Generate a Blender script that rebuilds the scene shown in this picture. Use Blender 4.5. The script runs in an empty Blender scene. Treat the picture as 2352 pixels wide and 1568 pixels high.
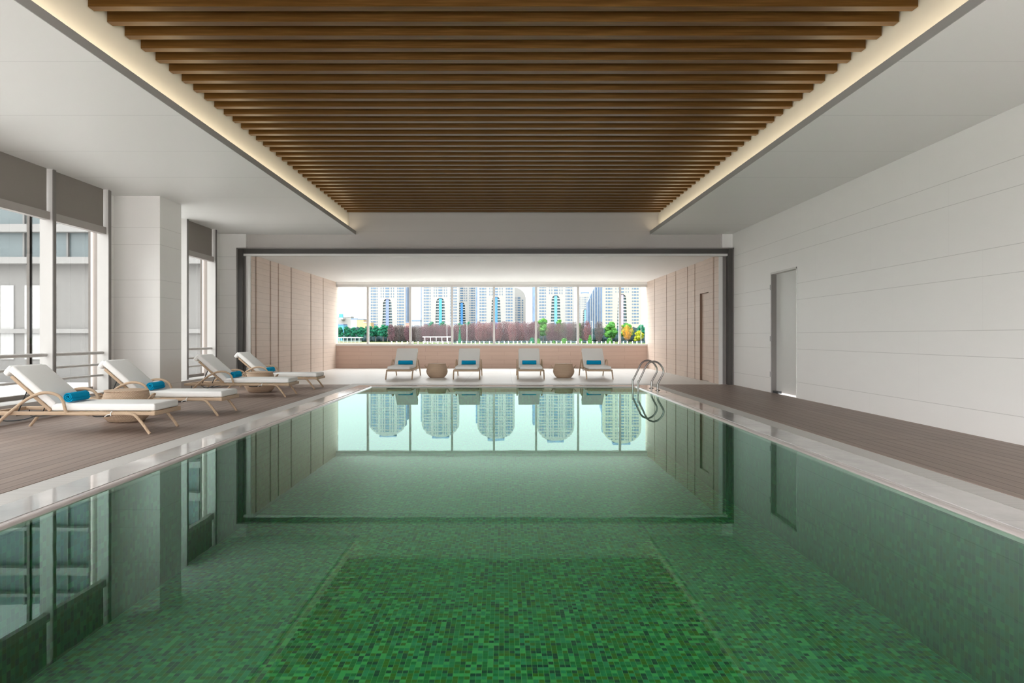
import bpy, bmesh, math, random
from mathutils import Vector, Matrix
random.seed(7)
PI = math.pi
SC = bpy.context.scene
COL = SC.collection

# ------------------------------------------------------------------ camera
F, CH = 1600.0, 1.15            # focal length in pixels, eye height
cam = bpy.data.cameras.new('camera')
cam.sensor_width = 36.0
cam.lens = 36.0 * F / 2352.0
cam.shift_x = 18.0 / 2352.0
cam.shift_y = -11.5 / 2352.0
cam.clip_end = 4000
camo = bpy.data.objects.new('camera', cam)
camo.location = (0, 0, CH)
camo.rotation_euler = (PI / 2, 0, 0)
COL.objects.link(camo)
SC.camera = camo

# ------------------------------------------------------------------ view, world
SC.view_settings.view_transform = 'Standard'
SC.view_settings.look = 'None'
SC.view_settings.gamma = 1.0
SC.view_settings.use_curve_mapping = False
SC.view_settings.exposure = 1.56
SC.cycles.use_denoising = True
SC.cycles.max_bounces = 9
SC.cycles.diffuse_bounces = 6
SC.cycles.glossy_bounces = 4
SC.cycles.transparent_max_bounces = 12
SC.cycles.caustics_reflective = True
SC.cycles.sample_clamp_indirect = 6.0

SKY_LOW, SKY_SUN, SKY_TOP = 0.68, 4.8, 2.2     # horizon, towards the veiled sun, zenith
w = bpy.data.worlds.new('overcast_sky')
SC.world = w
w.use_nodes = True
nt = w.node_tree
bg = nt.nodes['Background']
tc = nt.nodes.new('ShaderNodeTexCoord')
dp = nt.nodes.new('ShaderNodeVectorMath'); dp.operation = 'DOT_PRODUCT'
dp.inputs[1].default_value = Vector((-0.70, -0.60, 0.40)).normalized()
nt.links.new(tc.outputs['Generated'], dp.inputs[0])
def rng_node(src, a, b, c, d):
    m_ = nt.nodes.new('ShaderNodeMapRange')
    for k_, v_ in (('From Min', a), ('From Max', b), ('To Min', c), ('To Max', d)): m_.inputs[k_].default_value = v_
    nt.links.new(src, m_.inputs['Value']); return m_.outputs['Result']
sp = nt.nodes.new('ShaderNodeSeparateXYZ'); nt.links.new(tc.outputs['Generated'], sp.inputs[0])
ad = nt.nodes.new('ShaderNodeMath'); ad.operation = 'ADD'
nt.links.new(rng_node(dp.outputs['Value'], -0.1, 0.9, SKY_LOW, SKY_LOW + SKY_SUN), ad.inputs[0])
nt.links.new(rng_node(sp.outputs['Z'], 0.18, 0.6, 0.0, SKY_TOP), ad.inputs[1])
nt.links.new(ad.outputs[0], bg.inputs['Strength'])
bg.inputs['Color'].default_value = (1.0, 0.975, 0.975, 1)

# LED strips hidden behind the lips of the ceiling tray
LED = 11.0
def led(name, x, face):
    l = bpy.data.lights.new(name, 'AREA')
    l.shape = 'RECTANGLE'; l.size = 18.6; l.size_y = 0.05
    l.energy = LED; l.color = (1.0, 0.86, 0.64)
    o = bpy.data.objects.new(name, l)
    o.location = (x, 7.4, 3.70)
    # emits up and outward to the cream side of the tray
    d = Vector((face * 0.30, 0, 0.95)).normalized()
    z = -d; xx = Vector((0, 1, 0)); yy = z.cross(xx)
    o.rotation_euler = Matrix((xx, yy, z)).transposed().to_euler()
    COL.objects.link(o)
led('cove_light', -3.625, -1)
led('cove_light', 3.56, 1)

# ------------------------------------------------------------------ material helpers
class NT:
    def __init__(s, name):
        s.m = bpy.data.materials.new(name); s.m.use_nodes = True
        s.t = s.m.node_tree; s.b = s.t.nodes['Principled BSDF']
    def n(s, typ, **kw):
        nd = s.t.nodes.new('ShaderNode' + typ)
        for k, v in kw.items(): setattr(nd, k, v)
        return nd
    def l(s, a, b): s.t.links.new(a, b)
    def put(s, sock, v):
        if hasattr(v, 'is_output') or hasattr(v, 'links'): s.l(v, sock)
        else: sock.default_value = v
    def math(s, op, a, b=0.0, c=None):
        nd = s.n('Math', operation=op)
        s.put(nd.inputs[0], a); s.put(nd.inputs[1], b)
        if c is not None: s.put(nd.inputs[2], c)
        return nd.outputs[0]
    def xyz(s, kind='Object'):
        t = s.n('TexCoord'); sp = s.n('SeparateXYZ'); s.l(t.outputs[kind], sp.inputs[0])
        return sp.outputs
    def vec(s, a, b, c=0.0):
        nd = s.n('CombineXYZ')
        for i, v in enumerate((a, b, c)): s.put(nd.inputs[i], v)
        return nd.outputs[0]
    def line(s, x, off, pitch, wd):
        v = s.math('DIVIDE', s.math('SUBTRACT', x, off), pitch)
        v = s.math('ABSOLUTE', s.math('SUBTRACT', s.math('FRACT', s.math('ADD', v, 0.5)), 0.5))
        return s.math('LESS_THAN', v, wd / 2 / pitch)
    def mix(s, f, a, b):
        nd = s.n('Mix', data_type='RGBA')
        s.put(nd.inputs[0], f)
        s.put(nd.inputs[6], a if hasattr(a, 'links') else (*a, 1)); s.put(nd.inputs[7], b if hasattr(b, 'links') else (*b, 1))
        return nd.outputs[2]
    def noise(s, vec, scale, detail=3.0, rough=0.5):
        nd = s.n('TexNoise'); s.l(vec, nd.inputs['Vector'])
        nd.inputs['Scale'].default_value = scale; nd.inputs['Detail'].default_value = detail
        nd.inputs['Roughness'].default_value = rough
        return nd.outputs['Fac']
    def ramp(s, f, stops, const=False):
        nd = s.n('ValToRGB'); s.l(f, nd.inputs[0]); cr = nd.color_ramp
        if const: cr.interpolation = 'CONSTANT'
        while len(cr.elements) < len(stops): cr.elements.new(0.5)
        for e, (p, c) in zip(cr.elements, stops): e.position = p; e.color = (*c, 1)
        return nd.outputs[0]
    def schlick(s, f0, k=1.0):
        g = s.n('NewGeometry'); d = s.n('VectorMath', operation='DOT_PRODUCT')
        s.l(g.outputs['Incoming'], d.inputs[0]); s.l(g.outputs['Normal'], d.inputs[1])
        q = s.math('POWER', s.math('SUBTRACT', 1.0, s.math('ABSOLUTE', d.outputs['Value'])), 5.0)
        return s.math('MULTIPLY', s.math('ADD', s.math('MULTIPLY', q, 1 - f0), f0), k)
    def bump(s, h, strength=0.3, dist=0.01):
        nd = s.n('Bump'); nd.inputs['Strength'].default_value = strength; nd.inputs['Distance'].default_value = dist
        s.l(h, nd.inputs['Height']); s.l(nd.outputs[0], s.b.inputs['Normal'])
    def set(s, color=None, rough=0.5, metal=0.0, spec=None):
        if color is not None: s.put(s.b.inputs['Base Color'], color if hasattr(color, 'links') else (*color, 1))
        s.put(s.b.inputs['Roughness'], rough); s.b.inputs['Metallic'].default_value = metal
        if spec is not None: s.b.inputs['Specular IOR Level'].default_value = spec
        return s.m

def plain(name, color, rough=0.6, metal=0.0, var=0.06, scale=6.0, spec=None):
    t = NT(name); c = t.n('TexCoord').outputs['Object']
    f = t.noise(c, scale)
    d = tuple(max(0, x * (1 - var)) for x in color); e = tuple(min(1, x * (1 + var)) for x in color)
    return t.set(t.mix(f, d, e), rough, metal, spec)

M = {}
# white wall tiles: courses of 0.62 and 0.30 m, thin grey joints
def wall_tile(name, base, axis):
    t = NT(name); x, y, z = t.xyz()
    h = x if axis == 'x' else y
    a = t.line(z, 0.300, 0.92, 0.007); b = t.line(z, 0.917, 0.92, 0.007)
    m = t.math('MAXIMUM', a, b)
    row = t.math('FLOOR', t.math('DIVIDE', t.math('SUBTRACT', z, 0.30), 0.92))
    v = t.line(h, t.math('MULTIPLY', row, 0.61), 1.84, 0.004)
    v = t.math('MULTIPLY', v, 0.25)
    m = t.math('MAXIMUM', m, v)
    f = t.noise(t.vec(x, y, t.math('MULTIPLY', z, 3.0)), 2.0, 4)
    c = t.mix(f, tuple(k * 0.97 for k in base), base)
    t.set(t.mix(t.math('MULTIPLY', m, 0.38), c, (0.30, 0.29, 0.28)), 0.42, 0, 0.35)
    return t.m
M['wall'] = wall_tile('white_wall_tile', (0.90, 0.89, 0.87), 'y')
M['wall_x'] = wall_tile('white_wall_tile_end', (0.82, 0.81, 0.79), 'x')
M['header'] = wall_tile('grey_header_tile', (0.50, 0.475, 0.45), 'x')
t = NT('ceiling_panels'); x, y, z = t.xyz()
M['ceiling'] = t.set(t.mix(t.math('MULTIPLY', t.line(y, 6.223, 1.513, 0.010), 0.35), (0.87, 0.865, 0.85), (0.4, 0.4, 0.4)), 0.45, 0, 0.3)
M['plaster'] = plain('white_plaster', (0.88, 0.875, 0.86), 0.6, var=0.01)
M['lip'] = plain('lip_shade_grey', (0.46, 0.45, 0.44), 0.5, var=0.02)  # shade on the tray lips put into the base grey
M['cream'] = plain('cream_plaster', (0.80, 0.76, 0.66), 0.7, var=0.02)
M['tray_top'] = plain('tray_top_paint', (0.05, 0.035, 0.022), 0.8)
# pinkish brown hall tiles
def hall_tile(name, axis, a, b, mort):
    t = NT(name); x, y, z = t.xyz()
    br = t.n('TexBrick'); br.offset = 0.37; br.offset_frequency = 2
    t.l(t.vec(x if axis == 'x' else y, z), br.inputs['Vector'])
    br.inputs['Scale'].default_value = 1.0
    br.inputs['Brick Width'].default_value = 1.2; br.inputs['Row Height'].default_value = 0.15
    br.inputs['Mortar Size'].default_value = 0.0035; br.inputs['Mortar Smooth'].default_value = 0.0
    br.inputs['Color1'].default_value = (*a, 1); br.inputs['Color2'].default_value = (*b, 1)
    br.inputs['Mortar'].default_value = (*mort, 1)
    f = t.noise(t.vec(t.math('MULTIPLY', x if axis == 'x' else y, 1.5), t.math('MULTIPLY', z, 30.0)), 1.0, 4)
    mx = t.n('Mix', data_type='RGBA', blend_type='MULTIPLY'); mx.inputs[0].default_value = 0.25
    t.l(br.outputs['Color'], mx.inputs[6]); t.l(t.ramp(f, [(0.3, (0.75, 0.74, 0.73)), (0.7, (1, 1, 1))]), mx.inputs[7])
    return t.set(mx.outputs[2], 0.5, 0, 0.3)
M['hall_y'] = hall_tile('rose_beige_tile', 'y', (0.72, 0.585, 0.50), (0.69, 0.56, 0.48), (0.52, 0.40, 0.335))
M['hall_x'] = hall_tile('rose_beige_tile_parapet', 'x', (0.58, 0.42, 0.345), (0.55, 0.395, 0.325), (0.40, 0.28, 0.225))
M['strip'] = plain('brown_strip', (0.17, 0.095, 0.06), 0.5)
# timber
t = NT('slat_timber'); x, y, z = t.xyz()
f = t.noise(t.vec(t.math('MULTIPLY', x, 0.9), t.math('MULTIPLY', y, 14.0), t.math('MULTIPLY', z, 26.0)), 1.6, 5, 0.6)
M['slat'] = t.set(t.ramp(f, [(0.25, (0.060, 0.025, 0.005)), (0.5, (0.100, 0.047, 0.011)), (0.8, (0.185, 0.098, 0.028))]), 0.36, 0, 0.62)
t.b.inputs['Specular Tint'].default_value = (1.0, 0.74, 0.46, 1)
def deck(name, cross):
    t = NT(name); x, y, z = t.xyz()
    px = t.math('FLOOR', t.math('DIVIDE', x, 0.145))
    wn = t.n('TexWhiteNoise', noise_dimensions='1D'); t.l(px, wn.inputs['W'])
    f = t.noise(t.vec(t.math('MULTIPLY', x, 30.0), t.math('MULTIPLY', y, 0.9), px), 1.3, 5, 0.6)
    c = t.ramp(f, [(0.25, (0.25, 0.185, 0.155)), (0.5, (0.305, 0.235, 0.20)), (0.8, (0.36, 0.285, 0.25))])
    mx = t.n('Mix', data_type='RGBA', blend_type='MULTIPLY'); mx.inputs[0].default_value = 1.0
    t.l(c, mx.inputs[6]); t.l(t.ramp(wn.outputs['Value'], [(0, (0.9, 0.9, 0.9)), (1, (1.06, 1.05, 1.05))]), mx.inputs[7])
    ln = t.line(x, 0.0, 0.145, 0.010)
    if cross: ln = t.math('MAXIMUM', ln, t.line(y, 1.72, 3.04, 0.012))
    col = t.mix(t.math('MULTIPLY', ln, 0.8), mx.outputs[2], (0.07, 0.045, 0.035))
    t.set(col, 0.48, 0, 0.35)
    t.bump(t.math('MULTIPLY', t.math('ADD', t.math('MULTIPLY', ln, -3.0), f), 1.0), 0.25, 0.004)
    return t.m
M['deck'] = deck('timber_deck', False); M['deck_r'] = deck('timber_deck_cross', True)
t = NT('stone_floor'); x, y, z = t.xyz()
ln = t.math('MAXIMUM', t.line(x, 0.2, 1.2, 0.008), t.line(y, 16.95, 0.9, 0.008))
f = t.noise(t.vec(x, y), 1.4, 4)
M['stone'] = t.set(t.mix(t.math('MULTIPLY', ln, 0.45), t.mix(f, (0.70, 0.695, 0.68), (0.80, 0.795, 0.78)), (0.2, 0.2, 0.2)), 0.35, 0, 0.4)
t = NT('coping_marble'); x, y, z = t.xyz()
f = t.noise(t.vec(x, t.math('MULTIPLY', y, 0.7)), 1.6, 6, 0.65)
ln = t.line(y, 0.35, 1.0, 0.006)
M['marble'] = t.set(t.mix(t.math('MULTIPLY', ln, 0.4), t.ramp(f, [(0.35, (0.56, 0.55, 0.54)), (0.55, (0.68, 0.67, 0.66)), (0.7, (0.74, 0.73, 0.72))]), (0.3, 0.3, 0.3)), 0.07, 0, 0.75)
M['nosing'] = plain('rose_grey_nosing', (0.62, 0.565, 0.55), 0.12, spec=0.6)
def grate(name, axis):
    t = NT(name); x, y, z = t.xyz()
    ln = t.line(y if axis == 'y' else x, 0, 0.022, 0.007)
    return t.set(t.mix(t.math('MULTIPLY', ln, 0.55), (0.74, 0.73, 0.71), (0.20, 0.19, 0.18)), 0.5)
M['grate_y'] = grate('overflow_grate', 'y'); M['grate_x'] = grate('overflow_grate_end', 'x')
# pool mosaic
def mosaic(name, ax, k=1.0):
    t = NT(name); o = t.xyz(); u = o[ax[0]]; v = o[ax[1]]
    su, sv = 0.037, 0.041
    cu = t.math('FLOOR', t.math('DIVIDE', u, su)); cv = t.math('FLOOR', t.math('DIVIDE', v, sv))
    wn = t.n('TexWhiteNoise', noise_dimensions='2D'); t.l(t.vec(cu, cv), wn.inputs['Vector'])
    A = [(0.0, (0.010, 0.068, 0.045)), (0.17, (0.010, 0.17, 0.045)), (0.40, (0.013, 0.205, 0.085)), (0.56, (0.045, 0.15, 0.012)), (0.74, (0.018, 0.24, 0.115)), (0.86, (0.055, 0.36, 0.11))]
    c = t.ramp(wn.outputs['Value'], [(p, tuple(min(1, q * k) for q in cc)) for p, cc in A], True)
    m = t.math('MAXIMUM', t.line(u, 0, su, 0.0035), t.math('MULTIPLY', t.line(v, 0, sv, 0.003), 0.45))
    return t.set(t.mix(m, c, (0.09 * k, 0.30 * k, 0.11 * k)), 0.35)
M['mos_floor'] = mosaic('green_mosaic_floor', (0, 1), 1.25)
M['mos_side_shade'] = mosaic('green_mosaic_side_shaded', (1, 2), 0.36)  # same tiles darkened: underwater shade of the side walls put into the colour
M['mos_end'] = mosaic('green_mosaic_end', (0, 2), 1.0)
# water: fresnel mirror over a green tinted clear body, faint ripples
t = NT('pool_water'); x, y, z = t.xyz()
t.t.nodes.remove(t.b)
out = t.t.nodes['Material Output']
tr = t.n('BsdfTransparent'); tr.inputs[0].default_value = (0.78, 0.97, 0.86, 1)
gl = t.n('BsdfGlossy'); gl.inputs['Color'].default_value = (0.68, 0.96, 0.88, 1); gl.inputs['Roughness'].default_value = 0.012
bm = t.n('Bump'); bm.inputs['Strength'].default_value = 0.02; bm.inputs['Distance'].default_value = 0.01
t.l(t.noise(t.vec(t.math('MULTIPLY', x, 1.0), t.math('MULTIPLY', y, 1.0)), 3.0, 2), bm.inputs['Height'])
t.l(bm.outputs[0], gl.inputs['Normal'])
ms = t.n('MixShader'); t.l(t.schlick(0.02, 1.0), ms.inputs[0]); t.l(tr.outputs[0], ms.inputs[1]); t.l(gl.outputs[0], ms.inputs[2])
t.l(ms.outputs[0], out.inputs['Surface'])
M['water'] = t.m
def glass(name, tint, refl):
    t = NT(name); t.t.nodes.remove(t.b); out = t.t.nodes['Material Output']
    tr = t.n('BsdfTransparent'); tr.inputs[0].default_value = (*tint, 1)
    gl = t.n('BsdfGlossy'); gl.inputs['Roughness'].default_value = 0.02
    ms = t.n('MixShader'); t.l(t.schlick(0.035, refl), ms.inputs[0])
    t.l(tr.outputs[0], ms.inputs[1]); t.l(gl.outputs[0], ms.inputs[2]); t.l(ms.outputs[0], out.inputs['Surface'])
    return t.m
M['glass_grey'] = glass('grey_window_glass', (0.47, 0.48, 0.475), 0.5)
M['glass'] = glass('window_glass', (0.96, 0.985, 0.98), 0.15)
M['steel_dark'] = plain('dark_bronze_steel', (0.042, 0.038, 0.033), 0.42)
M['steel_mid'] = plain('grey_steel', (0.20, 0.185, 0.175), 0.4, 0.2)
M['post'] = plain('grey_painted_steel', (0.55, 0.535, 0.52), 0.45, 0.0, 0.02)
M['frame'] = plain('pale_grey_aluminium', (0.66, 0.65, 0.63), 0.45, 0.1, 0.02)
M['mullion'] = plain('taupe_mullion', (0.20, 0.175, 0.155), 0.5)
M['blind'] = plain('taupe_blind', (0.25, 0.225, 0.205), 0.8, var=0.03, scale=3)
M['bar'] = plain('blind_bar', (0.36, 0.33, 0.31), 0.5)
M['door'] = plain('pale_door_paint', (0.70, 0.70, 0.675), 0.4, var=0.02)
M['chrome'] = plain('brushed_steel', (0.28, 0.262, 0.25), 0.32, 1.0)
M['black'] = plain('black_metal', (0.03, 0.033, 0.036), 0.45, 0.3)
# furniture
def wicker(name, base):
    t = NT(name); x, y, z = t.xyz()
    s = t.math('SINE', t.math('MULTIPLY', t.math('ADD', x, t.math('MULTIPLY', z, 0.8)), 520.0))
    q = t.math('SINE', t.math('MULTIPLY', t.math('ADD', y, t.math('MULTIPLY', z, 0.5)), 300.0))
    h = t.math('MULTIPLY', s, q)
    f = t.math('ADD', t.math('MULTIPLY', h, 0.5), 0.5)
    t.set(t.mix(f, tuple(k * 0.66 for k in base), tuple(min(1, k * 1.15) for k in base)), 0.55, 0, 0.3)
    t.bump(h, 0.5, 0.004)
    return t.m
M['wicker'] = wicker('natural_wicker', (0.62, 0.46, 0.32))
t = NT('basket_weave'); x, y, z = t.xyz()
ang = t.math('MULTIPLY', t.math('ARCTAN2', y, x), 44.0 / PI * 1.0)
rad = t.math('SQRT', t.math('ADD', t.math('MULTIPLY', x, x), t.math('MULTIPLY', y, y)))
hz = t.math('MULTIPLY', z, 62.0)
par = t.math('MULTIPLY', t.math('FLOOR', hz), 0.5)
s1 = t.math('ABSOLUTE', t.math('SINE', t.math('MULTIPLY', t.math('ADD', ang, par), PI)))
s2 = t.math('ABSOLUTE', t.math('SINE', t.math('MULTIPLY', hz, PI)))
hh = t.math('MULTIPLY', s1, s2)
t.set(t.mix(hh, (0.42, 0.295, 0.20), (0.78, 0.60, 0.45)), 0.6, 0, 0.25); t.bump(hh, 0.6, 0.006)
M['basket'] = t.m
t = NT('white_cushion_fabric'); c = t.n('TexCoord').outputs['Object']
f = t.noise(c, 160, 2); g = t.noise(c, 5, 2)
t.set(t.mix(f, (0.80, 0.80, 0.785), (0.90, 0.90, 0.885)), 0.9, 0, 0.1); t.bump(t.math('ADD', f, t.math('MULTIPLY', g, 4.0)), 0.25, 0.004)
M['cushion'] = t.m
t = NT('blue_towelling'); c = t.n('TexCoord').outputs['Object']
f = t.noise(c, 110, 3)
t.set(t.mix(f, (0.004, 0.24, 0.43), (0.010, 0.40, 0.68)), 1.0, 0, 0.05); t.bump(f, 0.6, 0.006)
M['towel'] = t.m

ORD = ('zeroth first second third fourth fifth sixth seventh eighth ninth tenth eleventh twelfth thirteenth fourteenth fifteenth sixteenth seventeenth eighteenth nineteenth twentieth '
       'twenty-first twenty-second twenty-third twenty-fourth twenty-fifth twenty-sixth twenty-seventh twenty-eighth twenty-ninth thirtieth thirty-first thirty-second thirty-third thirty-fourth thirty-fifth').split()
# ------------------------------------------------------------------ mesh helpers
class MB:
    def __init__(s): s.v = []; s.f = []; s.sm = []
    def add(s, vs, fs, smooth=False):
        b = len(s.v); s.v += [tuple(v) for v in vs]
        for f in fs: s.f.append(tuple(b + i for i in f)); s.sm.append(smooth)
        return s
    def box(s, x0, x1, y0, y1, z0, z1):
        vs = [(x, y, z) for x in (x0, x1) for y in (y0, y1) for z in (z0, z1)]
        return s.add(vs, [(0, 1, 3, 2), (4, 6, 7, 5), (0, 4, 5, 1), (2, 3, 7, 6), (0, 2, 6, 4), (1, 5, 7, 3)])
    def rbox(s, x0, x1, y0, y1, z0, z1, r, seg=3, mat=None):
        bm = bmesh.new(); bmesh.ops.create_cube(bm, size=1)
        for v in bm.verts:
            v.co = Vector(((x0 + x1) / 2 + v.co.x * (x1 - x0), (y0 + y1) / 2 + v.co.y * (y1 - y0), (z0 + z1) / 2 + v.co.z * (z1 - z0)))
        bmesh.ops.bevel(bm, geom=list(bm.edges), offset=r, segments=seg, profile=0.5, affect='EDGES')
        if mat: bmesh.ops.transform(bm, matrix=mat, verts=bm.verts)
        bm.verts.index_update()
        s.add([v.co[:] for v in bm.verts], [[v.index for v in f.verts] for f in bm.faces], True); bm.free()
        return s
    def tube(s, pts, r, n=10, closed=False):
        pts = [Vector(p) for p in pts]; m = len(pts)
        rs = r if isinstance(r, (list, tuple)) else [r] * m
        vs = []; fs = []; up = None
        for i, p in enumerate(pts):
            a = pts[(i - 1) % m] if (closed or i > 0) else p
            b = pts[(i + 1) % m] if (closed or i < m - 1) else p
            d = (b - a).normalized()
            if up is None:
                up = Vector((0, 1, 0)) if abs(d.y) < 0.9 else Vector((1, 0, 0))
            sx = d.cross(up).normalized(); up = sx.cross(d).normalized()
            for k in range(n):
                q = 2 * PI * k / n
                vs.append(p + (sx * math.cos(q) + up * math.sin(q)) * rs[i])
        for i in range(m if closed else m - 1):
            for k in range(n):
                a = i * n + k; b = i * n + (k + 1) % n; j = ((i + 1) % m) * n
                fs.append((a, b, j + (k + 1) % n, j + k))
        if not closed:
            fs.append(tuple(reversed(range(n)))); fs.append(tuple((m - 1) * n + k for k in range(n)))
        return s.add(vs, fs, True)
    def lathe(s, prof, n=40, c=(0, 0, 0)):
        vs = []; fs = []
        for (r, z) in prof:
            for k in range(n):
                q = 2 * PI * k / n; vs.append((c[0] + r * math.cos(q), c[1] + r * math.sin(q), c[2] + z))
        for i in range(len(prof) - 1):
            for k in range(n):
                fs.append((i * n + k, i * n + (k + 1) % n, (i + 1) * n + (k + 1) % n, (i + 1) * n + k))
        fs.append(tuple(reversed(range(n)))); fs.append(tuple((len(prof) - 1) * n + k for k in range(n)))
        return s.add(vs, fs, True)
    def prism(s, poly, y0, y1):             # outline in x,z extruded along y
        n = len(poly)
        vs = [(x, y0, z) for x, z in poly] + [(x, y1, z) for x, z in poly]
        fs = [tuple(range(n)), tuple(reversed(range(n, 2 * n)))] + [(i, i + n, (i + 1) % n + n, (i + 1) % n) for i in range(n)]
        return s.add(vs, fs)
    def mesh(s, name, mat):
        me = bpy.data.meshes.new(name); me.from_pydata(s.v, [], s.f)
        me.polygons.foreach_set('use_smooth', s.sm)
        me.materials.append(mat); me.update()
        if any(s.sm):
            try: me.set_sharp_from_angle(angle=math.radians(50))
            except Exception: pass
        return me
    def build(s, name, mat, parent=None):
        o = bpy.data.objects.new(name, s.mesh(name, mat)); COL.objects.link(o)
        if parent is not None: o.parent = parent
        return o
def tag(o, label=None, cat=None, group=None, kind=None):
    if label: o['label'] = label
    if cat: o['category'] = cat
    if group: o['group'] = group
    if kind: o['kind'] = kind
    return o
def empty(name, loc=(0, 0, 0), rz=0.0, **kw):
    o = bpy.data.objects.new(name, None); COL.objects.link(o)
    o.location = loc; o.rotation_euler = (0, 0, rz); o.empty_display_size = 0.2
    return tag(o, **kw)
def copy_tree(o, parent=None):
    c = o.copy(); COL.objects.link(c)
    if parent is not None: c.parent = parent
    for ch in list(o.children): copy_tree(ch, c)
    return c
def struct(name, mb, mat, parent=None):
    o = mb.build(name, mat, parent)
    if parent is None: o['kind'] = 'structure'
    return o
def smooth_path(pts, k=6):
    P = [Vector(p) for p in pts]; out = []
    for i in range(len(P) - 1):
        p0 = P[max(i - 1, 0)]; p1 = P[i]; p2 = P[i + 1]; p3 = P[min(i + 2, len(P) - 1)]
        for j in range(k):
            t = j / k
            out.append(0.5 * ((2 * p1) + (-p0 + p2) * t + (2 * p0 - 5 * p1 + 4 * p2 - p3) * t * t + (-p0 + 3 * p1 - 3 * p2 + p3) * t ** 3))
    out.append(P[-1]); return out

# ------------------------------------------------------------------ setting: pool and floors
Y0, YE = -3.0, 16.70
PL, PR, PN, PF = -3.04, 3.005, 1.2, 16.05
ZB = -1.05
struct('pool_floor', MB().box(PL - .1, PR + .1, PN - .1, PF + .1, ZB - .1, ZB), M['mos_floor'])
pb = struct('pool_basin', MB().box(PL - .2, PL, PN, PF, ZB, -.05).box(PR, PR + .2, PN, PF, ZB, -.05), M['mos_side_shade'])
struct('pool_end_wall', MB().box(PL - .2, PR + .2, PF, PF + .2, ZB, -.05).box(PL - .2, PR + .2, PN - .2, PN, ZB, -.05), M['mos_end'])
wt = MB().add([(PL, PN, -.022), (PR, PN, -.022), (PR, PF, -.022), (PL, PF, -.022)], [(0, 1, 2, 3)]).build('pool_water', M['water'])
tag(wt, 'still clear green water filling the mosaic-tiled swimming pool', 'water', kind='stuff')
CL, CR = -3.42, 3.428
DL, DR = -3.69, 3.676
cp = MB().box(CL, -3.115, PN - .4, 16.45, -.25, 0).box(3.085, CR, PN - .4, 16.45, -.25, 0)
cp.box(-3.115, 3.085, 16.13, 16.45, -.25, 0).box(-3.115, 3.085, PN - .4, PN - .08, -.25, 0)
struct('pool_coping', cp, M['marble'])
def nose(x0, y0, x1, y1, w):
    # bull-nosed lip just inside the coping
    mb = MB(); n = 7; vs = []; d = (Vector((x1, y1, 0)) - Vector((x0, y0, 0))).normalized(); nrm = Vector((-d.y, d.x, 0))
    prof = [(w, -.06), (w, -.004), (w * .55, -.001)] + [(w * .55 - w * .55 * math.sin(q * PI / 10), -.001 - .03 * (1 - math.cos(q * PI / 10))) for q in range(1, 6)] + [(0, -.06)]
    for (a, z) in prof: vs.append(Vector((x0, y0, z)) + nrm * a)
    for (a, z) in prof: vs.append(Vector((x1, y1, z)) + nrm * a)
    m = len(prof)
    return mb.add(vs, [(i, (i + 1) % m, (i + 1) % m + m, i + m) for i in range(m)] + [tuple(reversed(range(m))), tuple(range(m, 2 * m))])
ns = nose(PL, PN - .08, PL, 16.13, .073)
b2 = nose(PR, 16.13, PR, PN - .08, .078); ns.add(b2.v, b2.f)
b2 = nose(PL - .07, PF, PR + .07, PF, .078); ns.add(b2.v, b2.f)
struct('pool_nosing', ns, M['nosing'])
struct('overflow_grate', MB().box(DL, CL, Y0, 16.95, -.1, -.004).box(CR, DR, Y0, 16.95, -.1, -.004), M['grate_y'])
struct('overflow_grate', MB().box(CL, CR, 16.45, 16.95, -.1, -.004), M['grate_x'])
struct('timber_deck', MB().box(-6.50, DL, Y0, YE, -.12, 0), M['deck'])
struct('timber_deck', MB().box(DR, 5.50, Y0, YE, -.12, 0), M['deck_r'])
struct('timber_deck', MB().box(CL, CR, Y0, PN - .4, -.12, 0), M['deck'])
struct('floor', MB().box(-6.9, DL, YE, 25.4, -.12, 0).box(DL, DR, 16.95, 25.4, -.12, 0).box(DR, 5.5, YE, 25.4, -.12, 0), M['stone'])
struct('window_curb', MB().box(-7.0, -6.48, Y0, 12.185, -.12, .25).box(-7.0, -6.48, 12.99, YE, -.12, .25), M['post'])

# walls
WR = 5.474; H = 3.606; TOP = 4.65
DY0, DY1, DZ = 13.03, 14.29, 2.455
struct('wall_right', MB().box(WR + .2, WR + .3, DY0 - .1, DY1 + .1, -.12, DZ + .1).box(WR, WR + .3, Y0, DY0, -.12, TOP).box(WR, WR + .3, DY1, 16.9, -.12, TOP).box(WR, WR + .3, DY0, DY1, DZ, TOP), M['wall'])  # first box is added behind the door to stop light leaking under it
struct('wall_end', MB().box(-7.0, -6.378, YE, 16.9, -.12, H + .1).box(-6.378, -6.19, YE, 16.9, 3.264, H + .1).box(5.23, WR, YE, 16.9, 3.264, H + .1)
       , M['wall_x'])
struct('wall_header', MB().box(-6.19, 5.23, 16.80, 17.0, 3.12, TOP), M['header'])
struct('column', MB().box(-7.0, -6.022, 12.185, 12.99, 0, H), M['wall_x'])
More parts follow.
